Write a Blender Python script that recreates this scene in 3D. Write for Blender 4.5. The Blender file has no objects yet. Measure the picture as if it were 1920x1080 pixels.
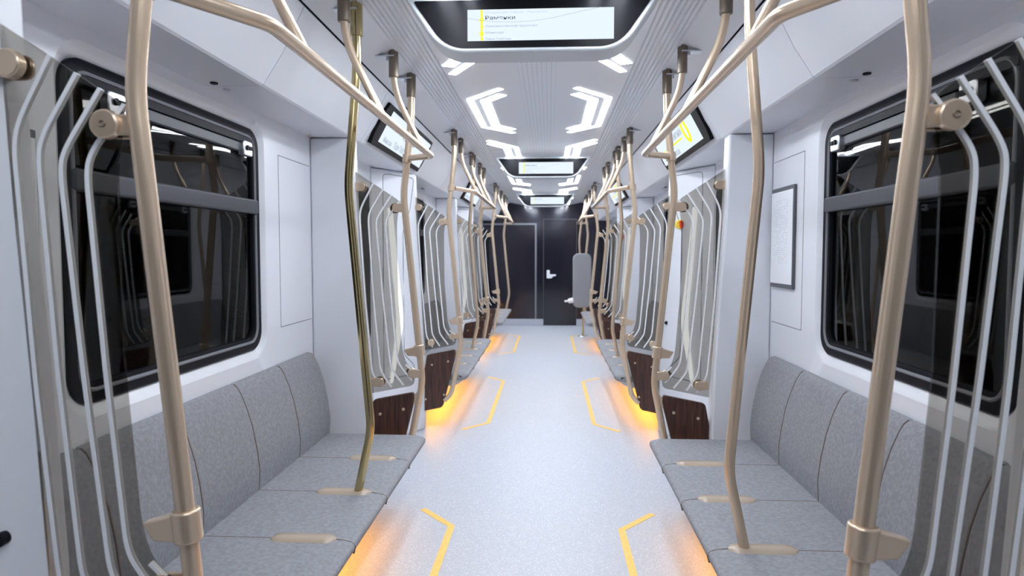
import bpy, bmesh, math, random
from mathutils import Vector, Matrix

random.seed(4)
S = bpy.context.scene
COL = S.collection
PI = math.pi

# ------------------------------------------------------------------ materials
def nodes_of(name):
    m = bpy.data.materials.new(name)
    m.use_nodes = True
    nt = m.node_tree
    nt.nodes.clear()
    out = nt.nodes.new('ShaderNodeOutputMaterial')
    return m, nt, out

def principled(name, col, rough=0.5, metal=0.0, spec=0.5, noise=None, bump=None, coat=0.0):
    m, nt, out = nodes_of(name)
    b = nt.nodes.new('ShaderNodeBsdfPrincipled')
    b.inputs['Base Color'].default_value = (*col, 1)
    b.inputs['Roughness'].default_value = rough
    b.inputs['Metallic'].default_value = metal
    b.inputs['Specular IOR Level'].default_value = spec
    b.inputs['Coat Weight'].default_value = coat
    b.inputs['Coat Roughness'].default_value = 0.1
    nt.links.new(b.outputs[0], out.inputs[0])
    tc = nt.nodes.new('ShaderNodeTexCoord')
    if noise:
        scale, c2, lo, hi, detail = noise
        n = nt.nodes.new('ShaderNodeTexNoise')
        n.inputs['Scale'].default_value = scale
        n.inputs['Detail'].default_value = detail
        r = nt.nodes.new('ShaderNodeValToRGB')
        r.color_ramp.elements[0].position = lo
        r.color_ramp.elements[0].color = (*col, 1)
        r.color_ramp.elements[1].position = hi
        r.color_ramp.elements[1].color = (*c2, 1)
        nt.links.new(tc.outputs['Object'], n.inputs['Vector'])
        nt.links.new(n.outputs['Fac'], r.inputs['Fac'])
        nt.links.new(r.outputs['Color'], b.inputs['Base Color'])
    if bump:
        scale, strength = bump
        n = nt.nodes.new('ShaderNodeTexNoise')
        n.inputs['Scale'].default_value = scale
        n.inputs['Detail'].default_value = 3
        bp = nt.nodes.new('ShaderNodeBump')
        bp.inputs['Strength'].default_value = strength
        bp.inputs['Distance'].default_value = 0.002
        nt.links.new(tc.outputs['Object'], n.inputs['Vector'])
        nt.links.new(n.outputs['Fac'], bp.inputs['Height'])
        nt.links.new(bp.outputs['Normal'], b.inputs['Normal'])
    return m

def emission(name, col, strength):
    m, nt, out = nodes_of(name)
    e = nt.nodes.new('ShaderNodeEmission')
    e.inputs[0].default_value = (*col, 1)
    e.inputs[1].default_value = strength
    nt.links.new(e.outputs[0], out.inputs[0])
    return m

def tinted_glass(name, tint, rough=0.02, ior=1.5):
    m, nt, out = nodes_of(name)
    t = nt.nodes.new('ShaderNodeBsdfTransparent')
    t.inputs[0].default_value = (*tint, 1)
    g = nt.nodes.new('ShaderNodeBsdfGlossy')
    g.inputs[0].default_value = (1, 1, 1, 1)
    g.inputs['Roughness'].default_value = rough
    f = nt.nodes.new('ShaderNodeFresnel')
    f.inputs[0].default_value = ior
    mx = nt.nodes.new('ShaderNodeMixShader')
    nt.links.new(f.outputs[0], mx.inputs[0])
    nt.links.new(t.outputs[0], mx.inputs[1])
    nt.links.new(g.outputs[0], mx.inputs[2])
    nt.links.new(mx.outputs[0], out.inputs[0])
    return m

def floor_material():
    m, nt, out = nodes_of('speckled_floor')
    b = nt.nodes.new('ShaderNodeBsdfPrincipled')
    b.inputs['Roughness'].default_value = 0.42
    b.inputs['Specular IOR Level'].default_value = 0.45
    tc = nt.nodes.new('ShaderNodeTexCoord')
    v = nt.nodes.new('ShaderNodeTexVoronoi')
    v.inputs['Scale'].default_value = 190
    r = nt.nodes.new('ShaderNodeValToRGB')
    r.color_ramp.interpolation = 'CONSTANT'
    e = r.color_ramp.elements
    e[0].position = 0.0; e[0].color = (0.545, 0.575, 0.635, 1)
    e[1].position = 0.72; e[1].color = (0.49, 0.52, 0.575, 1)
    x = e.new(0.88); x.color = (0.68, 0.71, 0.76, 1)
    sp = nt.nodes.new('ShaderNodeSeparateColor')
    nt.links.new(tc.outputs['Object'], v.inputs['Vector'])
    nt.links.new(v.outputs['Color'], sp.inputs[0])
    nt.links.new(sp.outputs[0], r.inputs['Fac'])
    nt.links.new(r.outputs['Color'], b.inputs['Base Color'])
    nt.links.new(b.outputs[0], out.inputs[0])
    return m

def wood_material():
    m, nt, out = nodes_of('walnut_veneer')
    b = nt.nodes.new('ShaderNodeBsdfPrincipled')
    b.inputs['Roughness'].default_value = 0.38
    tc = nt.nodes.new('ShaderNodeTexCoord')
    mp = nt.nodes.new('ShaderNodeMapping')
    mp.inputs['Scale'].default_value = (60, 60, 3.0)
    n = nt.nodes.new('ShaderNodeTexNoise')
    n.inputs['Scale'].default_value = 1.6
    n.inputs['Detail'].default_value = 6
    n.inputs['Distortion'].default_value = 0.5
    r = nt.nodes.new('ShaderNodeValToRGB')
    e = r.color_ramp.elements
    e[0].position = 0.34; e[0].color = (0.026, 0.012, 0.010, 1)
    e[1].position = 0.68; e[1].color = (0.105, 0.042, 0.026, 1)
    nt.links.new(tc.outputs['Object'], mp.inputs[0])
    nt.links.new(mp.outputs[0], n.inputs['Vector'])
    nt.links.new(n.outputs['Fac'], r.inputs['Fac'])
    nt.links.new(r.outputs['Color'], b.inputs['Base Color'])
    nt.links.new(b.outputs[0], out.inputs[0])
    return m

def perforated_material():
    """white ceiling sheet with rows of tiny dark holes along its middle"""
    m, nt, out = nodes_of('perforated_ceiling')
    b = nt.nodes.new('ShaderNodeBsdfPrincipled')
    b.inputs['Roughness'].default_value = 0.28
    tc = nt.nodes.new('ShaderNodeTexCoord')
    sx = nt.nodes.new('ShaderNodeSeparateXYZ')
    nt.links.new(tc.outputs['Object'], sx.inputs[0])
    def M(op, a, bb=None):
        k = nt.nodes.new('ShaderNodeMath'); k.operation = op
        for i, q in enumerate((a, bb)):
            if q is None: continue
            if isinstance(q, (int, float)): k.inputs[i].default_value = q
            else: nt.links.new(q, k.inputs[i])
        return k.outputs[0]
    def cell(o, p):
        return M('SUBTRACT', M('FRACT', M('ADD', M('DIVIDE', o, p), 100.5)), 0.5)
    X, Y = sx.outputs[0], sx.outputs[1]
    dx = M('MULTIPLY', cell(X, 0.025), 0.025)
    dy = M('MULTIPLY', cell(Y, 0.030), 0.030)
    d = M('SQRT', M('ADD', M('MULTIPLY', dx, dx), M('MULTIPLY', dy, dy)))
    hole = M('MULTIPLY', M('LESS_THAN', d, 0.0034), M('LESS_THAN', M('ABSOLUTE', X), 0.10))
    mx = nt.nodes.new('ShaderNodeMix'); mx.data_type = 'RGBA'
    mx.inputs['A'].default_value = (0.81, 0.825, 0.86, 1)
    mx.inputs['B'].default_value = (0.30, 0.31, 0.35, 1)
    nt.links.new(hole, mx.inputs['Factor'])
    nt.links.new(mx.outputs['Result'], b.inputs['Base Color'])
    nt.links.new(b.outputs[0], out.inputs[0])
    return m

M = dict(
    white=principled('white_wall_panel', (0.77, 0.79, 0.84), 0.30),
    white_gloss=principled('white_gloss', (0.80, 0.82, 0.88), 0.2),
    trimwhite=principled('bulkhead_white', (0.74, 0.76, 0.81), 0.34),
    joint=principled('joint_grey', (0.16, 0.17, 0.19), 0.6),
    ceiling=principled('ceiling_white', (0.80, 0.815, 0.85), 0.30),
    perf=perforated_material(),
    floor=floor_material(),
    yellow=principled('yellow_floor_paint', (0.93, 0.60, 0.13), 0.5, noise=(160, (0.96, 0.70, 0.24), 0.45, 0.65, 2)),
    tan=principled('tan_painted_metal', (0.66, 0.51, 0.375), 0.25, metal=0.55),
    gold=principled('polished_gold_metal', (0.52, 0.42, 0.22), 0.16, metal=0.95),
    brown=principled('dark_bronze_metal', (0.19, 0.15, 0.115), 0.32, metal=0.4),
    silver=principled('brushed_silver', (0.62, 0.64, 0.68), 0.28, metal=0.9),
    fabric=principled('grey_wool', (0.27, 0.272, 0.29), 0.85, spec=0.2, noise=(75, (0.335, 0.34, 0.362), 0.38, 0.66, 8), bump=(420, 0.5)),
    piping=principled('taupe_piping', (0.17, 0.125, 0.105), 0.8),
    divider=principled('beige_plastic', (0.47, 0.375, 0.29), 0.25),
    black=principled('black_rubber', (0.012, 0.012, 0.016), 0.4, spec=0.08),
    blackgloss=principled('black_gloss', (0.008, 0.008, 0.010), 0.25, spec=0.06),
    bead=principled('grey_sash_metal', (0.065, 0.068, 0.08), 0.35, spec=0.35),
    gasket=principled('grey_gasket', (0.20, 0.205, 0.23), 0.3),
    wood=wood_material(),
    glass=tinted_glass('smoked_glass', (0.66, 0.64, 0.61), ior=1.22),
    winglass=tinted_glass('dark_window_glass', (0.50, 0.50, 0.54), ior=1.32),
    striplamp=emission('white_strip_lamp', (0.88, 0.94, 1.0), 1.15),
    lines=principled('white_print', (0.93, 0.94, 0.96), 0.4),
    lamp=emission('cool_white_lamp', (0.865, 0.925, 1.0), 22.0),
    lamp_dim=emission('cool_white_lamp_dimmed', (0.865, 0.925, 1.0), 16.0),
    orange=emission('orange_lamp', (1.0, 0.38, 0.010), 24.0),
    screen=emission('lit_screen', (0.63, 0.71, 0.82), 1.0),
    ink=emission('screen_ink', (0.05, 0.06, 0.07), 1.0),
    inkgrey=emission('screen_grey_ink', (0.33, 0.37, 0.42), 1.0),
    inkfaint=emission('screen_faint_ink', (0.47, 0.53, 0.62), 1.0),
    inkyellow=emission('screen_yellow', (0.74, 0.72, 0.03), 1.0),
    greyframe=principled('grey_frame', (0.60, 0.64, 0.68), 0.35),
    paper=principled('poster_paper', (0.86, 0.89, 0.93), 0.5),
    paperink=principled('poster_ink', (0.66, 0.69, 0.76), 0.6),
    red=principled('red_plastic', (0.75, 0.05, 0.02), 0.35),
    sosyellow=principled('yellow_plastic', (0.90, 0.72, 0.06), 0.35),
    endglass=principled('black_end_glass', (0.014, 0.013, 0.022), 0.10),
    endtrim=principled('pale_end_trim', (0.46, 0.49, 0.55), 0.35),
    endline=principled('grey_end_profile', (0.17, 0.18, 0.21), 0.4),
    darkgrey=principled('dark_grey', (0.10, 0.105, 0.12), 0.4),
)

# ------------------------------------------------------------------ mesh helpers
ORG = {}

class MB:
    """collects shapes drawn on the +X side; s=-1 mirrors them to the other side"""
    def __init__(self, s=1):
        self.s = s; self.v = []; self.f = []
    def add(self, vs, fs):
        k = len(self.v)
        self.v += [tuple(p) for p in vs]
        self.f += [[i + k for i in f] for f in fs]
        return self
    def box(self, x0, x1, y0, y1, z0, z1):
        v = [(x, y, z) for x in (x0, x1) for y in (y0, y1) for z in (z0, z1)]
        return self.add(v, [(0, 1, 3, 2), (4, 6, 7, 5), (0, 4, 5, 1), (2, 3, 7, 6), (0, 2, 6, 4), (1, 5, 7, 3)])
    def prism(self, a, b):
        """two matching 3-D loops joined and capped"""
        n = len(a)
        fs = [[i, (i + 1) % n, n + (i + 1) % n, n + i] for i in range(n)]
        fs += [list(range(n))[::-1], list(range(n, 2 * n))]
        return self.add(list(a) + list(b), fs)
    def loft(self, loops, closed=True, caps=True):
        n = len(loops[0]); vs = [p for l in loops for p in l]; fs = []
        m = n if closed else n - 1
        for k in range(len(loops) - 1):
            for i in range(m):
                j = (i + 1) % n
                fs.append([k * n + i, k * n + j, (k + 1) * n + j, (k + 1) * n + i])
        if caps and closed:
            fs.append(list(range(n))[::-1]); fs.append([(len(loops) - 1) * n + i for i in range(n)])
        return self.add(vs, fs)
    def xz(self, poly, y0, y1):
        return self.prism([(x, y0, z) for x, z in poly], [(x, y1, z) for x, z in poly])
    def yz(self, poly, x0, x1):
        return self.prism([(x0, y, z) for y, z in poly], [(x1, y, z) for y, z in poly])
    def xy(self, poly, z0, z1):
        return self.prism([(x, y, z0) for x, y in poly], [(x, y, z1) for x, y in poly])
    def tube(self, pts, r, n=16, closed=False):
        P = [Vector(p) for p in pts]
        if closed: P = P + [P[0]]
        loops = []; up = None
        for i, p in enumerate(P):
            if closed and i in (0, len(P) - 1): t = P[1] - P[-2]
            elif i == 0: t = P[1] - P[0]
            elif i == len(P) - 1: t = P[-1] - P[-2]
            else: t = (P[i + 1] - p).normalized() + (p - P[i - 1]).normalized()
            t.normalize()
            if up is None:
                a = Vector((0, 1, 0)) if abs(t.y) < 0.9 else Vector((1, 0, 0))
                up = (a - t * a.dot(t)).normalized()
            else:
                up = (up - t * up.dot(t)).normalized()
            w = t.cross(up)
            rr = r[i] if isinstance(r, (list, tuple)) else r
            loops.append([p + (up * math.cos(q) + w * math.sin(q)) * rr for q in [2 * PI * k / n for k in range(n)]])
        return self.loft(loops, True, not closed)
    def cyl(self, a, b, r, n=24, r2=None):
        return self.tube([a, b], [r, r if r2 is None else r2], n)
    def build(self, name, mat, parent=None, bevel=0.0, smooth=True, angle=35, seg=2, origin=None, drop=None):
        vs = [Vector((x * self.s, y, z)) for x, y, z in self.v]
        if parent is not None:
            o0 = ORG[parent]
        elif origin is not None:
            o0 = Vector(origin)
        else:
            o0 = Vector(((min(p.x for p in vs) + max(p.x for p in vs)) / 2, (min(p.y for p in vs) + max(p.y for p in vs)) / 2, min(p.z for p in vs)))
        me = bpy.data.meshes.new(name)
        me.from_pydata([p - o0 for p in vs], [], self.f)
        bm = bmesh.new(); bm.from_mesh(me)
        bmesh.ops.recalc_face_normals(bm, faces=bm.faces)
        bm.to_mesh(me); bm.free()
        me.materials.append(mat)
        if smooth:
            me.polygons.foreach_set('use_smooth', [True] * len(me.polygons))
            me.set_sharp_from_angle(angle=math.radians(angle))
        ob = bpy.data.objects.new(name, me)
        COL.objects.link(ob)
        if parent is not None: ob.parent = parent
        else: ob.location = o0
        ORG[ob] = o0
        if bevel:
            md = ob.modifiers.new('bevel', 'BEVEL')
            md.width = bevel; md.segments = seg; md.limit_method = 'ANGLE'; md.angle_limit = math.radians(40)
            md.harden_normals = False
        return ob

def root(name, loc, **tags):
    o = bpy.data.objects.new(name, None)
    COL.objects.link(o); o.location = loc; o.empty_display_size = 0.05
    ORG[o] = Vector(loc)
    return tag(o, **tags)

def tag(o, label=None, cat=None, group=None, kind=None):
    if label: o['label'] = label
    if cat: o['category'] = cat
    if group: o['group'] = group
    if kind: o['kind'] = kind
    return o

def struct(o): return tag(o, kind='structure')

def copy_tree(o, dy, label=None, parent=None):
    c = o.copy(); COL.objects.link(c)
    if parent is None: c.location.y += dy
    else: c.parent = parent
    if label: c['label'] = label
    for ch in list(o.children): copy_tree(ch, 0, None, c)
    return c

def fillet(pts, r, n=6):
    P = [Vector(p) for p in pts]; out = [P[0]]
    for i in range(1, len(P) - 1):
        a, b, c = P[i - 1], P[i], P[i + 1]
        rr = r[i - 1] if isinstance(r, (list, tuple)) else r
        d1 = min(rr, (a - b).length * 0.48); d2 = min(rr, (c - b).length * 0.48)
        p, q = b + (a - b).normalized() * d1, b + (c - b).normalized() * d2
        for k in range(n + 1):
            t = k / n
            out.append(p * (1 - t) ** 2 + b * 2 * t * (1 - t) + q * t * t)
    out.append(P[-1])
    return out

def fil2(pts, r, n=5):
    """round the corners of a closed 2-D polygon"""
    out = []; N = len(pts)
    for i in range(N):
        a, b, c = Vector(pts[i - 1]), Vector(pts[i]), Vector(pts[(i + 1) % N])
        rr = r[i] if isinstance(r, (list, tuple)) else r
        if rr <= 0: out.append(tuple(b)); continue
        p = b + (a - b).normalized() * min(rr, (a - b).length * 0.48)
        q = b + (c - b).normalized() * min(rr, (c - b).length * 0.48)
        for k in range(n + 1):
            t = k / n
            out.append(tuple(p * (1 - t) ** 2 + b * 2 * t * (1 - t) + q * t * t))
    return out

def rrect(a0, a1, b0, b1, r, n=6):
    out = []
    for ca, cb, q0 in ((a1 - r, b1 - r, 0), (a0 + r, b1 - r, PI / 2), (a0 + r, b0 + r, PI), (a1 - r, b0 + r, 3 * PI / 2)):
        for k in range(n + 1):
            q = q0 + PI / 2 * k / n
            out.append((ca + r * math.cos(q), cb + r * math.sin(q)))
    return out

def stroke(path, w):
    """mitred outline of a polyline in 2-D"""
    P = [Vector(p) for p in path]; L, R = [], []
    for i, p in enumerate(P):
        if i == 0: d = (P[1] - p).normalized(); nrm = Vector((-d.y, d.x)); k = 1
        elif i == len(P) - 1: d = (p - P[i - 1]).normalized(); nrm = Vector((-d.y, d.x)); k = 1
        else:
            d0 = (p - P[i - 1]).normalized(); d1 = (P[i + 1] - p).normalized()
            nrm = (Vector((-d0.y, d0.x)) + Vector((-d1.y, d1.x))).normalized()
            k = 1 / max(0.5, nrm.dot(Vector((-d0.y, d0.x))))
        L.append(tuple(p + nrm * w / 2 * k)); R.append(tuple(p - nrm * w / 2 * k))
    return L, R

def strip_prism(mb, path, w, fn0, fn1):
    L, R = stroke(path, w)
    n = len(L)
    for i in range(n - 1):
        q = [L[i], L[i + 1], R[i + 1], R[i]]
        mb.prism([fn0(*p) for p in q], [fn1(*p) for p in q])
    return mb

def weld_strip(mb, path, w, fn0, fn1):
    """one continuous ribbon (no inner walls)"""
    L, R = stroke(path, w)
    loops = [[fn0(*L[i]), fn0(*R[i]), fn1(*R[i]), fn1(*L[i])] for i in range(len(L))]
    return mb.loft(loops, True, True)

def text_mesh(body, size, mat, name, parent, o, u, v, align='LEFT', ext=0.0004, squash=1.0):
    """flat lettering laid at point o, reading along u with letters standing along v"""
    cu = bpy.data.curves.new('t', 'FONT')
    cu.body = body; cu.size = size; cu.align_x = align; cu.align_y = 'CENTER'; cu.extrude = ext
    t = bpy.data.objects.new('t', cu); COL.objects.link(t)
    dg = bpy.context.evaluated_depsgraph_get(); dg.update()
    me = bpy.data.meshes.new_from_object(t.evaluated_get(dg))
    COL.objects.unlink(t); bpy.data.objects.remove(t)
    u = Vector(u).normalized(); v = Vector(v).normalized(); w = u.cross(v)
    o = Vector(o)
    for q in me.vertices:
        q.co = o + u * q.co.x * squash + v * q.co.y + w * q.co.z - ORG[parent]
    me.materials.clear(); me.materials.append(mat)
    ob = bpy.data.objects.new(name, me); COL.objects.link(ob); ob.parent = parent
    ORG[ob] = ORG[parent]
    return ob

# ------------------------------------------------------------------ layout
FLOOR = -0.03            # everything is lifted by 0.03 at the end
PER = 4.14               # one module: a bench bay and a door bay
YN, YF = 1.30, 3.75      # glass partitions of the first bench bay
YEND = 13.4
YBACK = -0.75
WX = 1.27
SOF = 2.07
CZ = 2.38
BAYS = (0, 1, 2)
SIDE = {-1: 'left', 1: 'right'}
RANK = {0: 'front', 1: 'middle', 2: 'farthest'}
def bench_name(s, k): return f'{RANK[k]} {SIDE[s]} bench'

# ------------------------------------------------------------------ floor, ceiling, end wall
b = MB(); b.box(-1.34, 1.34, YBACK, YEND + 0.1, FLOOR - 0.06, FLOOR)
struct(b.build('floor', M['floor'], smooth=False))

# ceiling: strip over the pole heads, ribbed band, dropped centre sheet
half = [(0.875, 2.395), (0.862, 2.374), (0.72, 2.43), (0.70, 2.432)]
n_r = 8
for i in range(n_r):
    xa = 0.70 - (0.70 - 0.487) * i / n_r; xb = 0.70 - (0.70 - 0.487) * (i + 1) / n_r
    za = 2.432 - 0.046 * i / n_r; zb = 2.432 - 0.046 * (i + 1) / n_r
    d = xa - xb
    half += [(xa - d * 0.12, za - 0.006), (xa - d * 0.62, za - 0.006 - (za - zb) * 0.5), (xa - d * 0.74, (za + zb) / 2 + 0.004), (xb + d * 0.02, zb + 0.003)]
half += [(0.487, CZ + 0.002)]
ceil_root = struct(root('ceiling', (0, YBACK, CZ)))
for s in (-1, 1):
    lo = [(x, z) for x, z in half]; hi = [(x, z + 0.03) for x, z in half]
    mb = MB(s); mb.xz(lo + hi[::-1], YBACK, YEND)
    mb.build('ribbed_side_band', M['ceiling'], ceil_root, angle=20)
mb = MB(); mb.box(-0.486, 0.486, YBACK, YEND, CZ, CZ + 0.03)
mb.build('centre_sheet', M['perf'], ceil_root, smooth=False)

# bulkhead fascias over walls and doors, one panel at a time
prof = [(1.30, SOF + 0.004), (1.040, SOF), (1.030, SOF + 0.006), (0.958, 2.186), (0.866, 2.366)]
profo = [(1.30, SOF + 0.03), (1.045, SOF + 0.03), (0.985, 2.200), (0.895, 2.385)]
cuts = [YBACK, 0.02, 2.54, 3.86, 5.42, 6.68, 8.0, 9.56, 10.82, 12.1, YEND]
NT = [0]
def next_trim():
    NT[0] += 1; return f'trim_{NT[0]}'
for s in (-1, 1):
    for a, c in zip(cuts[:-1], cuts[1:]):
        mb = MB(s); mb.xz(prof + profo[::-1], a + 0.0025, c - 0.0025)
        p = struct(mb.build(next_trim(), M['trimwhite'], angle=25))
        for yy, mt in ((a + 0.05, 'silver'), (c - 0.05, 'black')):
            if yy < 0.5: continue
            q = MB(s); q.cyl((1.20, yy, SOF + 0.002), (1.20, yy, SOF - 0.003), 0.014, 16)
            q.build('soffit_lock', M[mt], p)
    mb = MB(s); mb.xz([(1.30, 2.11), (1.06, 2.11), (1.0, 2.21), (0.90, 2.40), (0.90, 2.44), (1.30, 2.44)], YBACK, YEND)
    struct(mb.build(next_trim(), M['joint'], smooth=False))

# end wall with the black door to the cab
mb = MB(); mb.box(-1.34, 1.34, YBACK - 0.05, YBACK, FLOOR, 2.45)
struct(mb.build('wall_back_added', M['endglass'], smooth=False))  # added unseen black wall behind the camera, keeps bounce light low
mb = MB(); mb.box(-1.34, 1.34, YEND, YEND + 0.05, FLOOR, 2.45)
struct(mb.build('wall_end', M['endglass'], smooth=False))
mb = MB()
weld_strip(mb, [(-0.205, FLOOR + 0.1), (-0.205, 2.005), (-1.27, 2.005)], 0.035, lambda x, z: (x, YEND - 0.012, z), lambda x, z: (x, YEND + 0.01, z))
struct(mb.build(next_trim(), M['endline'], smooth=False))
dr = struct(root('door_1', (0.28, YEND, FLOOR)))
mb = MB(); mb.box(-0.045, 0.605, YEND - 0.022, YEND + 0.01, FLOOR + 0.004, 2.095); mb.build('door_leaf', M['endglass'], dr, bevel=0.006)
mb = MB()
weld_strip(mb, [(-0.05, FLOOR + 0.1), (-0.05, 2.10), (0.61, 2.10), (0.61, FLOOR + 0.1)], 0.008, lambda x, z: (x, YEND - 0.024, z), lambda x, z: (x, YEND, z))
mb.build('door_edge', M['darkgrey'], dr, smooth=False)
mb = MB()
mb.xz(fil2([(0.015, 0.92), (0.015, 1.085), (0.075, 1.085), (0.078, 1.0), (0.20, 1.0), (0.20, 0.965), (0.135, 0.955), (0.12, 0.92)], 0.012), YEND - 0.075, YEND - 0.02)
mb.build('door_handle', M['white_gloss'], dr, bevel=0.006)
for x0, x1 in ((-1.27, -0.05), (0.61, 1.27)):
    mb = MB(); mb.box(x0, x1, YEND - 0.10, YEND, FLOOR, 0.10)
    struct(mb.build('baseboard_end' if x0 < 0 else 'baseboard_end_right', M['endtrim'], bevel=0.006))

# ------------------------------------------------------------------ side walls
def window_wall(s, k, name):
    """wall panel of bay k with a rounded niche for its window"""
    dy = PER * k
    ya, yb = YN + dy - 0.02, YF + dy + 0.02
    bm = bmesh.new()
    def loop(pts, x): return [bm.verts.new((x, y, z)) for y, z in pts]
    outer = loop([(ya, FLOOR), (yb, FLOOR), (yb, SOF + 0.02), (ya, SOF + 0.02)], WX)
    r0 = rrect(1.755 + dy, 3.085 + dy, 0.945, 2.035, 0.115, 8)
    r1 = rrect(1.765 + dy, 3.077 + dy, 0.957, 2.025, 0.112, 8)
    r2 = rrect(1.80 + dy, 3.055 + dy, 0.985, 1.99, 0.085, 8)
    l0, l1, l2 = loop(r0, WX), loop(r1, WX + 0.006), loop(r2, WX + 0.03)
    ed = []
    for L in (outer, l0):
        for i in range(len(L)): ed.append(bm.edges.new((L[i], L[(i + 1) % len(L)])))
    bmesh.ops.triangle_fill(bm, edges=ed, use_beauty=True)
    for A, B in ((l0, l1), (l1, l2)):
        for i in range(len(A)):
            j = (i + 1) % len(A)
            bm.faces.new((A[i], A[j], B[j], B[i]))
    # outer skin
    o2 = loop([(ya, FLOOR), (yb, FLOOR), (yb, SOF + 0.02), (ya, SOF + 0.02)], WX + 0.07)
    for i in range(4): bm.faces.new((outer[i], outer[(i + 1) % 4], o2[(i + 1) % 4], o2[i]))
    for v in bm.verts: v.co.x *= s; 
    for v in bm.verts: v.co.y -= dy + 2.5
    bmesh.ops.recalc_face_normals(bm, faces=bm.faces)
    me = bpy.data.meshes.new(name); bm.to_mesh(me); bm.free()
    me.materials.append(M['white'])
    me.polygons.foreach_set('use_smooth', [True] * len(me.polygons)); me.set_sharp_from_angle(angle=math.radians(25))
    o = bpy.data.objects.new(name, me); COL.objects.link(o); o.location = (0, dy + 2.5, 0); ORG[o] = Vector((0, dy + 2.5, 0))
    struct(o)
    # flush service hatch beside the window, drawn by its joint
    q = MB(s)
    X0, X1 = WX - 0.0012, WX + 0.01
    yh = 3.245 + dy
    for (y0, z0, y1, z1) in ((yh, 1.06, 3.67 + dy, 1.06), (yh, 1.91, 3.67 + dy, 1.91), (yh, 1.06, yh, 1.91)):
        q.box(X0, X1, y0 - 0.0015, y1 + 0.0015, z0 - 0.0015, z1 + 0.0015)
    q.build('hatch_joint', M['joint'], o, smooth=False)
    return o

NWIN = [0]
def window(s, k):
    dy = PER * k
    NWIN[0] += 1
    w = struct(root(f'window_{NWIN[0]}', (s * WX, 2.43 + dy, 0.985)))
    o0 = rrect(1.80 + dy, 3.055 + dy, 0.985, 1.99, 0.085, 8)
    o1 = rrect(1.855 + dy, 3.0 + dy, 1.04, 1.935, 0.06, 8)
    f = MB(s)
    f.loft([[(WX + 0.045, y, z) for y, z in o0], [(WX + 0.018, y, z) for y, z in o0], [(WX + 0.012, y, z) for y, z in rrect(1.808 + dy, 3.047 + dy, 0.993, 1.982, 0.08, 8)],
            [(WX + 0.022, y, z) for y, z in o1], [(WX + 0.045, y, z) for y, z in o1]], True, False)
    f.build('window_frame', M['black'], w, angle=50)
    mid = rrect(1.838 + dy, 3.017 + dy, 1.022, 1.953, 0.07, 8)
    g = MB(s); g.tube([(WX + 0.018, y, z) for y, z in mid], 0.007, 8, True); g.build('gasket', M['gasket'], w)
    t = MB(s); t.yz(rrect(1.83 + dy, 3.025 + dy, 1.607, 1.672, 0.012, 3), WX + 0.004, WX + 0.036); t.build('transom_bar', M['bead'], w, bevel=0.008, seg=3)
    r = MB(s); r.yz(rrect(2.10 + dy, 2.90 + dy, 1.875, 1.915, 0.006, 2), WX + 0.014, WX + 0.034); r.build('sash_rail', M['bead'], w, bevel=0.004)
    r = MB(s); r.yz(rrect(1.83 + dy, 3.02 + dy, 1.918, 1.945, 0.006, 2), WX + 0.012, WX + 0.034); r.build('top_rail', M['black'], w)
    for y in (2.03, 2.93):
        q = MB(s); q.yz(rrect(y - 0.05 + dy, y + 0.035 + dy, 1.86, 1.925, 0.012, 3), WX + 0.0, WX + 0.03); lt = q.build('window_latch', M['silver'], w, bevel=0.004)
        q = MB(s); q.cyl((WX - 0.006, y - 0.018 + dy, 1.895), (WX + 0.01, y - 0.018 + dy, 1.895), 0.011, 14); q.box(WX - 0.008, WX + 0.004, y - 0.006 + dy, y + 0.028 + dy, 1.888, 1.902)
        q.build('latch_key', M['black'], lt)
    p = MB(s); p.yz(rrect(1.84 + dy, 3.012 + dy, 1.02, 1.61, 0.05, 4), WX + 0.036, WX + 0.040); p.build('lower_pane', M['winglass'], w, smooth=False)
    p = MB(s); p.yz(rrect(1.84 + dy, 3.012 + dy, 1.665, 1.95, 0.05, 4), WX + 0.032, WX + 0.036); p.build('upper_pane', M['winglass'], w, smooth=False)
    return w

NDOOR = [1]
def side_door(s, ya, yb):
    """two sliding leaves with dark windows"""
    NDOOR[0] += 1
    d = struct(root(f'door_{NDOOR[0]}', (s * WX, (ya + yb) / 2, FLOOR)))
    ym = (ya + yb) / 2
    for a, c in ((ya, ym - 0.004), (ym + 0.004, yb)):
        m = MB(s); m.box(WX, WX + 0.04, a, c, FLOOR, SOF + 0.02); L = m.build('door_leaf', M['white'], d, bevel=0.008)
        m = MB(s); m.yz(rrect(a + 0.10, c - 0.07, 0.78, 1.92, 0.07, 6), WX - 0.004, WX + 0.01); m.build('door_window', M['blackgloss'], L, bevel=0.003)
    m = MB(s); m.box(WX - 0.006, WX + 0.03, ym - 0.004, ym + 0.004, FLOOR, SOF); m.build('door_seal', M['black'], d, smooth=False)

for s in (-1, 1):
    for k in BAYS:
        window_wall(s, k, f'wall_{SIDE[s]}' if k == 0 else f'wall_{SIDE[s]}_{RANK[k]}')
        window(s, k)
    for k in (-1, 0, 1):
        side_door(s, YF + PER * k + 0.15, YN + PER * (k + 1) - 0.46)
    m = MB(s); m.box(WX, WX + 0.07, YBACK, YF - PER + 0.16, FLOOR, SOF + 0.02)
    struct(m.build(f'wall_{SIDE[s]}_back', M['white'], smooth=False))
    m = MB(s); m.box(WX, WX + 0.07, YF + PER * 2, YEND, FLOOR, SOF + 0.02)
    struct(m.build(f'wall_{SIDE[s]}_end', M['white'], smooth=False))

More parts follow.
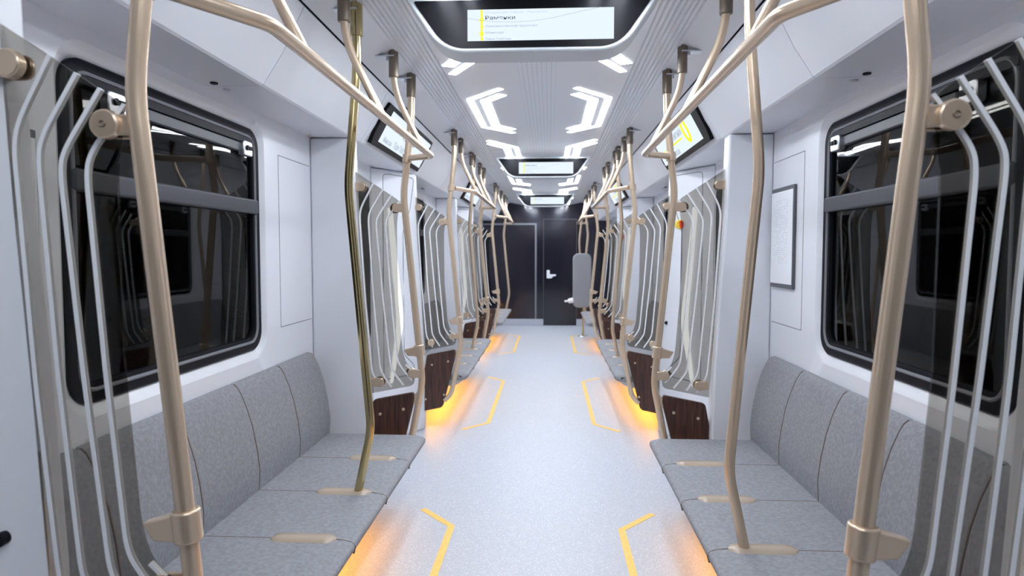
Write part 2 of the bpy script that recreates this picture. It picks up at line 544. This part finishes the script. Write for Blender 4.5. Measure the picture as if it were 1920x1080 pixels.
# posts that frame every bench bay
POST = [(1.033, SOF - 0.001), (1.026, 1.75), (1.014, 1.50), (0.990, 1.14), (0.972, 0.78), (0.962, 0.42), (0.965, FLOOR)]
def splay(dd): return 0.45 if dd < 0 else 0.12
def face_y(yp, dd, x, z):
    """where the slanted door-side face of a post lies"""
    yd = yp - 0.045 if dd < 0 else yp + 0.045
    xe = POST[0][0]
    for (x0, z0), (x1, z1) in zip(POST[:-1], POST[1:]):
        if z1 <= z <= z0: xe = x0 + (x1 - x0) * (z0 - z) / (z0 - z1)
    return yd + dd * splay(dd) * (x - xe) / (WX - xe)
def post(s, yp, dd):
    """dd=-1: bay's near end (door side towards -Y)"""
    yb, yd = (yp + 0.065, yp - 0.045) if dd < 0 else (yp - 0.065, yp + 0.045)
    m = MB(s)
    m.loft([[(x, yb, z), (x, yd, z), (WX - 0.001, yd + dd * splay(dd), z), (WX - 0.001, yb, z)] for x, z in POST])
    o = struct(m.build(next_trim(), M['white'], bevel=0.012, seg=3, angle=50))
    hat = fil2([(1.205, 0.45), (1.205, 2.036), (1.032, 2.036), (1.055, 1.78), (1.095, 1.60), (1.085, 0.62), (1.02, 0.52), (1.03, 0.45)], 0.03)
    m = MB(s); m.tube([(x, face_y(yp, dd, x, z), z) for x, z in hat], 0.0028, 6, True); m.build('hatch_joint', M['joint'], o)
    fy = face_y(yp, dd, 1.0, 0.872)
    m = MB(s); m.cyl((1.0, fy + dd * 0.012, 0.872), (1.0, fy - dd * 0.006, 0.872), 0.014, 16); m.build('lock', M['black'], o)
    return o

# ------------------------------------------------------------------ partitions and poles
R_POLE = 0.0195
POLE = [(0.708, 2.432), (0.709, 2.18), (0.757, 1.755), (0.656, 0.695), (0.742, 0.26), (0.80, 0.205)]
def pole_x(z):
    for (x0, z0), (x1, z1) in zip(POLE[:-1], POLE[1:]):
        if z1 <= z <= z0: return x0 + (x1 - x0) * (z0 - z) / (z0 - z1)
    return POLE[-1][0]

def socket(m, x, y):
    pass

def end_word(dd): return 'near' if dd < 0 else 'far'

def grab_pole(s, yp, dd, k, glass=True):
    o = root('grab_pole', (s * 0.70, yp, 0.2), label=f'bent tan floor-to-ceiling grab pole at the {end_word(dd)} end of {bench_name(s, k)}', cat='grab pole', group='grab poles at the glass partitions')
    m = MB(s); m.tube(fillet([(x, yp, z) for x, z in POLE], [0.10, 0.06, 0.06, 0.05]), R_POLE); m.build('pole', M['tan'], o)
    m = MB(s); m.cyl((0.708, yp, 2.435), (0.7085, yp, 2.30), 0.026); sk = m.build('ceiling_socket', M['brown'], o, bevel=0.003)
    m = MB(s); m.box(0.70, 0.80, yp - 0.03, yp + 0.03, 2.398, 2.405); m.cyl((0.735, yp, 2.40), (0.735, yp, 2.382), 0.012, 12); m.build('mounting_bracket', M['silver'], sk, bevel=0.002)
    if not glass: return o
    # collar that grips the edge of the glass
    xc = pole_x(0.872)
    m = MB(s)
    m.cyl((pole_x(0.905), yp, 0.905), (pole_x(0.84), yp, 0.84), 0.029, 24)
    m.prism([(xc, yp - 0.022, 0.903), (xc + 0.090, yp - 0.012, 0.878), (xc + 0.066, yp - 0.012, 0.841), (xc, yp - 0.022, 0.842)],
            [(xc, yp + 0.022, 0.903), (xc + 0.090, yp + 0.012, 0.878), (xc + 0.066, yp + 0.012, 0.841), (xc, yp + 0.022, 0.842)])
    m.build('collar_clamp', M['tan'], o, bevel=0.004)
    for z in (1.683, 0.742):
        x0 = pole_x(z); xe = x0 + (0.070 if z > 1 else 0.078)
        m = MB(s)
        m.xz(fil2([(x0, z + 0.025), (xe, z + 0.025), (xe, z - 0.025), (x0, z - 0.025)], [0, 0.024, 0.024, 0]), yp - dd * 0.006, yp - dd * 0.018)
        m.xz([(x0, z + 0.022), (x0 + 0.05, z + 0.020), (x0 + 0.05, z - 0.020), (x0, z - 0.022)], yp + dd * 0.006, yp + dd * 0.014)
        m.build('edge_clamp', M['tan'], o, bevel=0.004)
        m = MB(s); m.cyl((xe - 0.012, yp + dd * 0.005, z), (xe - 0.012, yp + dd * 0.026, z), 0.029, 28); kn = m.build('clamp_knob', M['tan'], o, bevel=0.004)
        m = MB(s); m.tube([(xe - 0.012 + 0.006 * math.cos(q), yp + dd * 0.027, z + 0.006 * math.sin(q)) for q in [2 * PI * i / 12 for i in range(12)]], 0.0015, 6, True); m.build('knob_screw', M['brown'], kn)
    # lug that meets the wooden base
    m = MB(s); m.xz([(0.668, 0.66), (0.715, 0.60), (0.712, 0.565), (0.690, 0.565)], yp - 0.012, yp + 0.012); m.build('base_lug', M['tan'], o, bevel=0.004)
    return o

GL_OUT = [(1.030, 1.888), (0.777, 1.722), (0.797, 1.60), (0.794, 1.185), (0.770, 0.86), (0.745, 0.79), (0.700, 0.755), (0.702, 0.672), (0.960, 0.622), (0.970, 0.78), (0.991, 1.14), (1.014, 1.50), (1.026, 1.75)]
LINES = [
    [(0.777, 1.724), (0.852, 1.627), (0.860, 1.584), (0.833, 1.185), (0.800, 0.815), (0.770, 0.765), (0.715, 0.700)],
    [(0.826, 1.756), (0.908, 1.63), (0.914, 1.59), (0.880, 1.18), (0.838, 0.775), (0.822, 0.745), (0.765, 0.672)],
    [(0.874, 1.787), (0.952, 1.66), (0.959, 1.615), (0.934, 1.18), (0.899, 0.765), (0.880, 0.725), (0.835, 0.660)],
    [(0.928, 1.823), (1.000, 1.69), (1.009, 1.64), (0.982, 1.161), (0.948, 0.76), (0.938, 0.725), (0.895, 0.650)],
]
STUB = [(0.752, 0.792), (0.722, 0.762)]
def partition(s, yp, dd, k):
    o = root('glass_partition', (s * 0.87, yp, 0.1), label=f'smoked glass screen with white lines and walnut base, {end_word(dd)} end of {bench_name(s, k)}', cat='glass screen', group='glass partitions beside the benches')
    poly = fil2(GL_OUT, [0, 0.03, 0.05, 0.05, 0.05, 0.03, 0.02, 0.03, 0, 0, 0, 0, 0])
    m = MB(s); m.xz(poly, yp - 0.004, yp + 0.004); g = m.build('glass_pane', M['glass'], o, smooth=False)
    for L in LINES + [STUB]:
        path = [(p.x, p.y) for p in [Vector((q[0], q[1])) for q in fillet2d(L)]]
        m = MB(s)
        weld_strip(m, path, 0.0085, lambda x, z: (x, yp - 0.0055, z), lambda x, z: (x, yp + 0.0055, z))
        m.build('white_line', M['lines'], g)
    wd = fil2([(0.940, 0.588), (0.708, 0.634), (0.698, 0.60), (0.812, 0.150), (1.03, 0.105)], [0.02, 0.012, 0.012, 0.03, 0.02])
    m = MB(s); m.xz(wd, yp - 0.013, yp + 0.013); w = m.build('wood_panel', M['wood'], o, bevel=0.004)
    for x, z in ((0.90, 0.505), (0.765, 0.535), (0.80, 0.255), (0.955, 0.215)):
        m = MB(s); m.cyl((x, yp - 0.019, z), (x, yp + 0.019, z), 0.009, 16); m.build('bolt', M['tan'], w, bevel=0.002)
    for x, z in ((1.001, 1.803), (0.904, 0.690)):
        m = MB(s); m.cyl((x, yp + dd * 0.005, z), (x, yp + dd * 0.03, z), 0.029, 28)
        c = m.build('post_clamp', M['tan'], o, bevel=0.004)
        m = MB(s); m.xz(fil2([(x - 0.028, z + 0.025), (x + 0.05, z + 0.025), (x + 0.05, z - 0.025), (x - 0.028, z - 0.025)], [0.024, 0, 0, 0.024]), yp - dd * 0.006, yp - dd * 0.018)
        m.build('clamp_plate', M['tan'], c, bevel=0.004)
    return o

def fillet2d(L):
    P = fillet([(x, z, 0) for x, z in L], 0.04, 5) if len(L) > 2 else [Vector((x, z, 0)) for x, z in L]
    return [(p.x, p.y) for p in P]

SP = [(0.709, 2.432), (0.709, 2.18), (0.752, 1.70), (0.668, 0.70), (0.7255, 0.4365)]
def seat_pole(s, y, k, mat):
    look = 'polished gold' if mat == 'gold' else 'bent tan'
    o = root('seat_pole', (s * 0.727, y, 0.43), label=f'{look} pole rising from the cushion of the {bench_name(s, k)} to the ceiling', cat='grab pole', group='poles rising from the benches')
    m = MB(s); m.tube(fillet([(x, y, z) for x, z in SP], [0.09, 0.07, 0.055]), 0.0175); m.build('pole', M[mat], o)
    m = MB(s); m.cyl((0.709, y, 2.435), (0.709, y, 2.30), 0.025); sk = m.build('ceiling_socket', M['gold' if mat == 'gold' else 'brown'], o, bevel=0.003)
    m = MB(s); m.box(0.70, 0.80, y - 0.03, y + 0.03, 2.398, 2.405); m.cyl((0.735, y, 2.40), (0.735, y, 2.382), 0.012, 12); m.build('mounting_bracket', M['silver'], sk, bevel=0.002)
    return o

def handrail(s, k):
    dy = PER * k; a, c = YN + dy, YF + dy
    z = 1.945
    o = root('overhead_handrail', (s * 0.6, (a + c) / 2, z), label=f'long tan overhead handrail on three rods above the {bench_name(s, k)}', cat='handrail', group='overhead handrails')
    m = MB(s)
    m.tube(fillet([(pole_x(1.96) - 0.026, a + 0.028, 1.959), (0.562, a + 0.20, z), (0.562, c - 0.20, z), (pole_x(1.96) - 0.026, c - 0.028, 1.959)], 0.03, 5), 0.0175); m.build('rail', M['tan'], o)
    for yy in (a, c):
        x = pole_x(1.96)
        m = MB(s); cx = lambda zz: pole_x(zz); ring = lambda rr, zz: [(cx(zz) + rr * math.cos(q), yy + rr * math.sin(q), zz) for q in [2 * PI * i / 28 for i in range(28)]]
        m.loft([ring(0.0215, 1.935), ring(0.027, 1.935), ring(0.027, 1.985), ring(0.0215, 1.985), ring(0.0215, 1.935)], True, False); m.build('ring_clamp', M['tan'], o, bevel=0.004)
    for yy in (a + 0.42, (a + c) / 2, c - 0.42):
        m = MB(s); m.tube(fillet([(0.709, yy, 2.432), (0.709, yy, 2.235), (0.565, yy, z)], 0.10), 0.0155); rd = m.build('rod', M['tan'], o)
        m = MB(s); m.cyl((0.709, yy, 2.435), (0.709, yy, 2.30), 0.024); m.build('ceiling_socket', M['brown'], rd, bevel=0.003)
        m = MB(s); m.box(0.70, 0.80, yy - 0.03, yy + 0.03, 2.398, 2.405); m.cyl((0.735, yy, 2.40), (0.735, yy, 2.382), 0.012, 12); m.build('mounting_bracket', M['silver'], rd, bevel=0.002)
    return o

# ------------------------------------------------------------------ benches
NSEAT, SW, SY0 = 5, 0.456, 1.323
CUSH = fil2([(1.158, 0.434), (0.66, 0.434), (0.604, 0.424), (0.606, 0.392), (0.635, 0.366), (1.158, 0.366)], [0.0, 0.06, 0.03, 0.02, 0.03, 0.0], 4)
BACK = [(1.266, 0.40), (1.150, 0.40), (1.146, 0.45), (1.142, 0.52), (1.152, 0.61), (1.170, 0.705), (1.194, 0.785), (1.218, 0.843), (1.232, 0.868), (1.246, 0.880), (1.266, 0.882)]

def padded(m, prof, ya, yb, cx, cz, end_a=False, end_b=False, edge=0.012, shrink=0.010):
    """extrude a profile along Y with soft rounded ends"""
    st = []
    n = 5
    for i in range(n + 1):
        q = PI / 2 * i / n
        st.append((ya + edge * (1 - math.sin(q)), shrink * (1 - math.cos(PI / 2 - q)) if False else shrink * (1 - math.sin(q))))
    st = [(ya + edge * (1 - math.cos(PI / 2 * i / n)), shrink * (1 - math.sin(PI / 2 * i / n))) for i in range(n + 1)]
    en = [(yb - edge * (1 - math.cos(PI / 2 * i / n)), shrink * (1 - math.sin(PI / 2 * i / n))) for i in range(n + 1)][::-1]
    loops = []
    for y, d in st + en:
        L = []
        for x, z in prof:
            v = Vector((x - cx, z - cz)); l = v.length
            k = max(0.0, (l - d) / l) if l > 1e-6 else 1
            L.append((cx + v.x * k, y, cz + v.y * k))
        loops.append(L)
    return m.loft(loops)

def cushion(m, ya, yb, cut_a, cut_b):
    """seat pad; an open end gets its front corner rounded in plan"""
    ys = []
    for i in range(7): ys.append((ya + 0.05 * (1 - math.cos(PI / 2 * i / 6)), i / 6, 'a'))
    for i in range(7): ys.append((yb - 0.05 * (1 - math.cos(PI / 2 * (6 - i) / 6)), (6 - i) / 6, 'b'))
    loops = []
    for y, t, e in ys:
        cut = cut_a if e == 'a' else cut_b
        q = math.sin(PI / 2 * t)
        dz = 0.006 * (1 - min(1, t * 6) ** 0.5) if not cut else 0.022 * (1 - q)
        dx = 0.004 * (1 - min(1, t * 6) ** 0.5) if not cut else 0.055 * (1 - q)
        L = []
        for x, z in CUSH:
            f = (1.158 - x) / 0.554
            zz = z - dz * (1 if z > 0.40 else -0.4)
            L.append((x + dx * f, y, zz))
        loops.append(L)
    return m.loft(loops)

def bench(s, k, nseat=NSEAT):
    dy = PER * k
    y0 = SY0 + dy; y1 = y0 + SW * nseat
    o = root('bench', (s * 0.9, (y0 + y1) / 2, 0.2), label=f'grey upholstered {nseat}-place wall bench, the {bench_name(s, k)}', cat='bench', group='grey benches along the walls')
    for i in range(nseat):
        a, c = y0 + SW * i, y0 + SW * (i + 1)
        m = MB(s); cushion(m, a + 0.0008, c - 0.0008, i == 0, i == nseat - 1); m.build('seat_cushion', M['fabric'], o, angle=50)
        m = MB(s)
        padded(m, BACK, a + 0.0008, c - 0.0008, 1.235, 0.62, edge=0.010 if 0 < i < nseat - 1 else 0.016, shrink=0.007 if i < nseat - 1 else 0.012)
        m.build('back_cushion', M['fabric'], o, angle=50)
    for i in range(1, nseat):
        y = y0 + SW * i
        m = MB(s)
        pts = [(1.150, y, 0.4315), (0.66, y, 0.4315), (0.622, y, 0.425), (0.604, y, 0.408), (0.610, y, 0.385)]
        m.tube(pts, 0.0035, 6); m.build('seat_piping', M['piping'], o)
        m = MB(s)
        m.tube([(x + 0.003, y, z) for x, z in BACK[1:10]], 0.0035, 6); m.build('back_piping', M['piping'], o)
        # moulded grip between two places
        m = MB(s)
        loops = []
        for j in range(13):
            t = j / 12; x = 0.672 + (0.902 - 0.672) * t
            wv = 0.040 * (min(1, math.sin(PI * min(t, 1 - t)) * 3 + 0.12)) ** 0.5
            h = 0.010 * (min(1, math.sin(PI * min(t, 1 - t)) * 3 + 0.05)) ** 0.6
            yy = y
            loops.append([(x, yy - wv, 0.430), (x, yy - wv * 0.7, 0.434 + h * 0.75), (x, yy, 0.434 + h), (x, yy + wv * 0.7, 0.434 + h * 0.75), (x, yy + wv, 0.430)])
        m.loft(loops); m.build('seat_divider', M['divider'], o, angle=60)
    m = MB(s)
    m.xz(fil2([(0.65, 0.366), (0.70, 0.325), (1.02, 0.27), (WX - 0.003, 0.27), (WX - 0.003, 0.366)], [0.01, 0.03, 0.04, 0, 0]), y0 + 0.05, y1 - 0.03); sh = m.build('seat_shell', M['white_gloss'], o, bevel=0.008)
    m = MB(s); m.box(1.06, WX - 0.003, y0 + 0.07, y1 - 0.07, FLOOR + 0.001, 0.27); m.build('heater_box', M['white'], o, bevel=0.01)
    m = MB(s); m.box(1.015, 1.05, y0 + 0.20, y1 - 0.20, 0.246, 0.256); m.build('light_strip', M['orange'], sh)
    m = MB(s); m.box(1.005, 1.058, y0 + 0.19, y1 - 0.19, 0.256, 0.30); m.build('light_housing', M['darkgrey'], sh)
    m = MB(s); m.box(0.952, 0.960, y0 + 0.06, y1 - 0.04, 0.195, 0.31); m.build('added_glow_shield', M['darkgrey'], sh, bevel=0.003)  # added, unseen shield that limits how far the orange light spreads
    return o

for s in (-1, 1):
    for k in BAYS:
        for yp, dd in ((YN, -1), (YF, 1)):
            y = yp + PER * k
            if k == 2 and dd > 0:
                grab_pole(s, y, dd, k, glass=False); continue
            post(s, y, dd)
            grab_pole(s, y, dd, k)
            partition(s, y, dd, k)
        bench(s, k, 4 if (s > 0 and k == 2) else 5)
        handrail(s, k)
    for k in (0, 1):
        if s < 0: seat_pole(s, 2.69 + PER * k, k, 'gold' if k == 0 else 'tan')
        else: seat_pole(s, 2.235 + PER * k, k, 'tan')

# white bent strips on the door-side face of the posts behind the front bays
for s in (-1, 1):
    for k in (1, 2):
        yp = YN + PER * k
        path = [(1.168, 1.775), (1.138, 1.30), (1.112, 0.94), (1.113, 0.85), (1.160, 0.415)]
        wid = [0.034, 0.044, 0.052, 0.052, 0.018]
        P = [Vector(p) for p in path]
        m = MB(s); loops = []
        for i, p in enumerate(P):
            h = wid[i] / 2
            y = face_y(yp, -1, p.x, p.y)
            loops.append([(p.x - h, y + 0.02, p.y), (p.x - h * 0.8, y - 0.022, p.y), (p.x + h * 0.8, y - 0.03, p.y), (p.x + h, y + 0.01, p.y)])
        m.loft(loops)
        o = m.build('light_strip', M['striplamp'], bevel=0.003)
        tag(o, f'bent white glowing strip on the post before the {bench_name(s, k)}', 'light strip', 'white light strips on the posts')
        if s > 0:
            y = face_y(yp, -1, 1.085, 1.651) - 0.004
            e = root('emergency_button', (s * 1.085, y, 1.651), label=f'round yellow emergency button with red handle before the {bench_name(s, k)}', cat='emergency button', group='emergency buttons')
            m = MB(s); m.cyl((1.085, y + 0.04, 1.651), (1.085, y - 0.014, 1.651), 0.038, 28, 0.034); m.build('button_plate', M['sosyellow'], e)
            m = MB(s); m.xz(fil2([(1.073, 1.678), (1.097, 1.678), (1.103, 1.648), (1.095, 1.618), (1.079, 1.618), (1.075, 1.648)], 0.008), y - 0.013, y - 0.03); m.build('button_handle', M['red'], e, bevel=0.003)

# ------------------------------------------------------------------ ceiling lamps
def lamp_shape(s, yc, outward, name_bits, mat='lamp'):
    """chevron lamp of two parallel strips; outward: its point looks to the wall"""
    o = root('ceiling_lamp', (s * 0.35, yc, CZ), label=f'bracket-shaped white ceiling lamp {name_bits}', cat='ceiling lamp', group='bracket-shaped ceiling lamps')
    z0, z1 = CZ - 0.002, CZ + 0.004
    if outward:
        A = [(0.218, yc - 0.715), (0.428, yc - 0.455), (0.428, yc + 0.455), (0.218, yc + 0.715)]
        B = [(0.218, yc - 0.57), (0.336, yc - 0.405), (0.336, yc + 0.405), (0.218, yc + 0.57)]
        wa, wb = 0.040, 0.062
    else:
        A = [(0.452, yc - 1.0), (0.235, yc - 0.62), (0.235, yc + 0.62), (0.452, yc + 1.0)]
        B = [(0.452, yc - 0.85), (0.322, yc - 0.59), (0.322, yc + 0.59), (0.452, yc + 0.85)]
        wa, wb = 0.040, 0.062
    for path, w, nm in ((A, wa, 'outer_diffuser'), (B, wb, 'inner_diffuser')):
        m = MB(s); weld_strip(m, path, w, lambda x, y: (x, y, z0), lambda x, y: (x, y, z1)); m.build(nm, M[mat], o, smooth=False)
    return o

for s in (-1, 1):
    for i, yc in enumerate((4.625, 8.765, 12.75, 0.485)):
        lamp_shape(s, yc, True, f'on the {SIDE[s]} over the {("first", "second", "last", "nearest")[i]} door bay', 'lamp_dim' if i == 3 else 'lamp')
    for i in BAYS:
        lamp_shape(s, 2.525 + PER * i + (0.06 if i == 0 else 0.03), False, f'on the {SIDE[s]} pointing inward above the {RANK[i]} benches')

# ------------------------------------------------------------------ hanging displays
def display(yc, k):
    lab = {0: 'large route display hung from the ceiling closest to the viewer', 1: 'black framed route display hung above the middle benches', 2: 'farthest hanging route display, in front of the black end wall'}[k]
    o = root('hanging_display', (0, yc, 2.178), label=lab, cat='display', group='displays hanging from the ceiling')
    out = fil2([(-0.478, 2.385), (-0.462, 2.358), (-0.335, 2.172), (0.335, 2.172), (0.462, 2.358), (0.478, 2.385)], [0, 0.03, 0.09, 0.09, 0.03, 0], 8)
    m = MB(); m.xz(out, yc, yc + 0.15); h = m.build('housing', M['greyframe'], o, bevel=0.008)
    inn = fil2([(-0.440, 2.360), (-0.318, 2.187), (0.318, 2.187), (0.440, 2.360)], [0.012, 0.075, 0.075, 0.012], 8)
    m = MB(); m.xz(inn, yc - 0.0035, yc + 0.01); p = m.build('black_glass', M['blackgloss'], o, smooth=False)
    m = MB(); m.box(-0.237, 0.300, yc - 0.005, yc, 2.211, 2.324); sc = m.build('screen', M['screen'], p, smooth=False)
    yl = yc - 0.0062
    def X(px): return (px - 1030) * 0.002 + 0.067
    def Z(py): return 2.3235 - (py - 19.0) * 0.00212
    m = MB(); m.box(X(902.5), X(906), yl + 0.0004, yl + 0.002, 2.212, 2.323)
    for py, r in ((37, 0.0075), (60, 0.0075)):
        m.tube([(X(904) + r * math.cos(q), yl, Z(py) + 0.0055 * math.sin(q)) for q in [2 * PI * i / 16 for i in range(16)]], 0.0015, 6, True)
    for py in (48.5, 70): m.box(X(905), X(908), yl + 0.0002, yl + 0.002, Z(py) - 0.002, Z(py) + 0.002)
    m.build('route_line', M['inkyellow'], sc, smooth=False)
    for body, px, py, sz, mt, sq in (('Следующая станция   Next station', 910, 24, 0.012, 'inkfaint', 1.2), ('Раменки', 910, 33.5, 0.0185, 'ink', 1.45),
                                     ('Ломоносовский проспект', 911, 47.5, 0.0105, 'inkgrey', 1.45), ('Минская', 911, 58.5, 0.0105, 'inkgrey', 1.5), ('Парк Победы', 911, 69.5, 0.0105, 'inkgrey', 1.4)):
        text_mesh(body, sz, M[mt], 'lettering', sc, (X(px), yl, Z(py)), (1, 0, 0), (0, 0, 1), squash=sq)
    m = MB(); m.tube([(X(a), yl, Z(c)) for a, c in ((878, 33), (900, 37), (930, 40), (965, 41), (1000, 39.5), (1035, 35), (1070, 28), (1100, 22.5), (1122, 18.5))], 0.0007, 5)
    m.build('map_curve', M['inkgrey'], sc)
    return o
display(2.5, 0); display(6.65, 1); display(10.8, 2)

# ------------------------------------------------------------------ line screens over the doors
def door_screen(s, k):
    ya, yb = 3.93 + PER * k, 5.40 + PER * k
    a = Vector((1.012, 0, 2.088)); c = Vector((0.884, 0, 2.322))
    v = (c - a); hgt = v.length; v.normalize(); n = Vector((-v.z, 0, v.x))
    if n.x > 0: n = -n
    o = root('door_screen', (s * 0.95, (ya + yb) / 2, 2.09), label=f'long slanted route screen above the {("first", "second")[k]} doors on the {SIDE[s]}', cat='display', group='route screens above the doors')
    def P(y, t, d): 
        q = a + v * (hgt * t) + n * d
        return (q.x, y, q.z)
    def slab(name, y0, y1, t0, t1, d0, d1, mat, par, bevel=0.0, cut=0.0):
        if cut:
            loop = [(y0 + cut, t0), (y1 - cut, t0), (y1, t0 + 0.25), (y1, t1 - 0.2), (y1 - cut, t1), (y0 + cut, t1), (y0, t1 - 0.2), (y0, t0 + 0.25)]
        else:
            loop = [(y0, t0), (y1, t0), (y1, t1), (y0, t1)]
        m = MB(s); m.prism([P(y, t, d0) for y, t in loop], [P(y, t, d1) for y, t in loop])
        return m.build(name, mat, par, bevel=bevel)
    f = slab('black_glass', ya, yb, 0.0, 1.0, -0.02, 0.016, M['blackgloss'], o, 0.003, 0.03)
    sc = slab('screen', ya + 0.14, yb - 0.06, 0.13, 0.90, 0.0, 0.0185, M['screen'], f)
    u = (0, 1, 0) if s < 0 else (0, -1, 0)
    vv = (v.x * s, 0, v.z)
    def at(ty, t):
        y = ya + 0.14 + (yb - ya - 0.20) * (ty if s < 0 else 1 - ty)
        x, y, z = P(y, t, 0.0195)
        return (s * x, y, z)
    if s < 0:
        rows = (('Раменки', 0.36, 0.60, 0.085, 'ink'), ('Минская', 0.05, 0.24, 0.05, 'inkgrey'), ('Парк Победы', 0.26, 0.26, 0.06, 'inkgrey'))
    else:
        rows = (('Раменки', 0.46, 0.62, 0.075, 'inkgrey'), ('Минская', 0.30, 0.24, 0.06, 'inkgrey'), ('Ломоносовский проспект', 0.52, 0.62, 0.075, 'inkgrey'))[0:2]
    for body, ty, t, sz, mt in rows:
        text_mesh(body, sz, M[mt], 'lettering', sc, at(ty, t), u, vv)
    if s > 0:
        m = MB(1)
        p0, p1 = Vector(at(0.10, 0.46)), Vector(at(0.66, 0.46))
        m.tube([p0, p1], 0.006, 6)
        cc = Vector(at(0.865, 0.55)); U = Vector(u); V = Vector(vv)
        cc = Vector(at(0.80, 0.55))
        m.build('route_line', M['inkyellow'], sc)
        m = MB(1)
        m.tube([cc + U * (0.055 * math.cos(q)) + V * (0.075 * math.sin(q)) for q in [2 * PI * i / 24 for i in range(24)]], 0.010, 8, True)
        m.build('route_ring', M['inkyellow'], sc)
    return o
for s in (-1, 1):
    for k in (0, 1): door_screen(s, k)

# ------------------------------------------------------------------ notices on the walls
def notice(s, y0, y1, z0, z1, label):
    o = root('notice', (s * WX, (y0 + y1) / 2, z0), label=label, cat='notice')
    m = MB(s); m.box(WX - 0.016, WX - 0.001, y0, y1, z0, z1); fr = m.build('holder', M['darkgrey'], o, bevel=0.003)
    m = MB(s); m.box(WX - 0.018, WX - 0.010, y0 + 0.006, y1 - 0.006, z0 + 0.022, z1 - 0.022); p = m.build('sheet', M['paper'], o, smooth=False)
    m = MB(s); rnd = random.Random(3)
    z = z1 - 0.07
    while z > z0 + 0.12:
        y = y0 + 0.07
        while y < y1 - 0.08:
            L = rnd.uniform(0.008, 0.03)
            if rnd.random() < 0.7: m.box(WX - 0.0185, WX - 0.0175, y, min(y + L, y1 - 0.06), z, z + 0.003)
            y += L + 0.008
        z -= 0.011
    m.build('print', M['paperink'], p, smooth=False)
    return o
notice(1, 3.335, 3.655, 1.25, 1.765, 'white notice sheet in a dark holder beside the front right window')
notice(-1, 1.40, 1.665, 1.117, 1.745, 'white notice sheet in a dark holder behind the front left glass screen')

# ------------------------------------------------------------------ floor markings
for s in (-1, 1):
    for k, yc in ((0, 2.525), (1, 6.585), (2, 10.68)):
        h = 0.945
        m = MB(s)
        weld_strip(m, [(0.648, yc - h - 0.225), (0.452, yc - h), (0.452, yc + h), (0.648, yc + h + 0.225)], 0.036, lambda x, y: (x, y, FLOOR + 0.0002), lambda x, y: (x, y, FLOOR + 0.0022))
        o = m.build('floor_marking', M['yellow'], smooth=False)
        tag(o, f'yellow bracket line painted on the floor before the {bench_name(s, k)}', 'floor marking', 'yellow floor markings')

# ------------------------------------------------------------------ upholstered leaning rest near the cab
o = root('leaning_rest', (0.66, 11.7, FLOOR), label='tall grey padded leaning rest on a thin gold post near the end door', cat='leaning rest')
m = MB(); m.xz(rrect(0.478, 0.80, 0.47, 1.42, 0.10, 6), 11.66, 11.75); m.build('padded_board', M['fabric'], o, bevel=0.02, seg=3)
m = MB(); m.cyl((0.66, 11.70, FLOOR), (0.66, 11.70, 0.5), 0.016, 16); m.build('post', M['gold'], o)
m = MB(); m.cyl((0.66, 11.70, FLOOR), (0.66, 11.70, FLOOR + 0.012), 0.085, 28, 0.07); m.build('base_plate', M['silver'], o)
m = MB(); m.tube(fillet([(0.60, 11.7, 1.40), (0.585, 11.7, 1.62), (0.62, 11.7, 1.95), (0.70, 11.7, 2.38)], 0.1), 0.016); m.build('upper_post', M['tan'], o)
# white reel on the side of the rest
m = MB(); m.cyl((0.49, 11.70, 0.60), (0.40, 11.70, 0.585), 0.05, 20, 0.04); rl = m.build('reel', M['white_gloss'], o, bevel=0.005)
m = MB(); m.cyl((0.40, 11.70, 0.585), (0.335, 11.70, 0.58), 0.018, 16); m.build('spindle', M['white_gloss'], rl, bevel=0.004)

# ------------------------------------------------------------------ lift so the floor lies at z = 0
for ob in list(S.objects):
    if ob.parent is None: ob.location.z += 0.03

# ------------------------------------------------------------------ camera
F = 1250.0
pitch = math.atan(66 / F); yaw = math.atan(70 * math.cos(pitch) / F)
cd = bpy.data.cameras.new('camera')
cd.sensor_width = 36; cd.sensor_fit = 'HORIZONTAL'
cd.lens = F / 1920 * 36
cd.clip_start = 0.02
cd.dof.use_dof = True; cd.dof.focus_distance = 2.6; cd.dof.aperture_fstop = 3.6
cam = bpy.data.objects.new('camera', cd); COL.objects.link(cam)
cam.location = (0.067, 0, 1.46)
cam.rotation_euler = (PI / 2 - pitch, 0, yaw)
S.camera = cam

# ------------------------------------------------------------------ world and view
w = bpy.data.worlds.new('tunnel_dark'); S.world = w; w.use_nodes = True
w.node_tree.nodes['Background'].inputs[0].default_value = (0.50, 0.48, 0.75, 1)
w.node_tree.nodes['Background'].inputs[1].default_value = 0.025
S.view_settings.view_transform = 'Standard'
S.view_settings.look = 'None'
S.view_settings.exposure = 0.42
S.view_settings.gamma = 1.0
S.view_settings.use_curve_mapping = False
S.cycles.max_bounces = 10
S.cycles.diffuse_bounces = 6
S.cycles.glossy_bounces = 4
S.cycles.transparent_max_bounces = 16
S.cycles.sample_clamp_indirect = 8.0
S.cycles.use_denoising = True
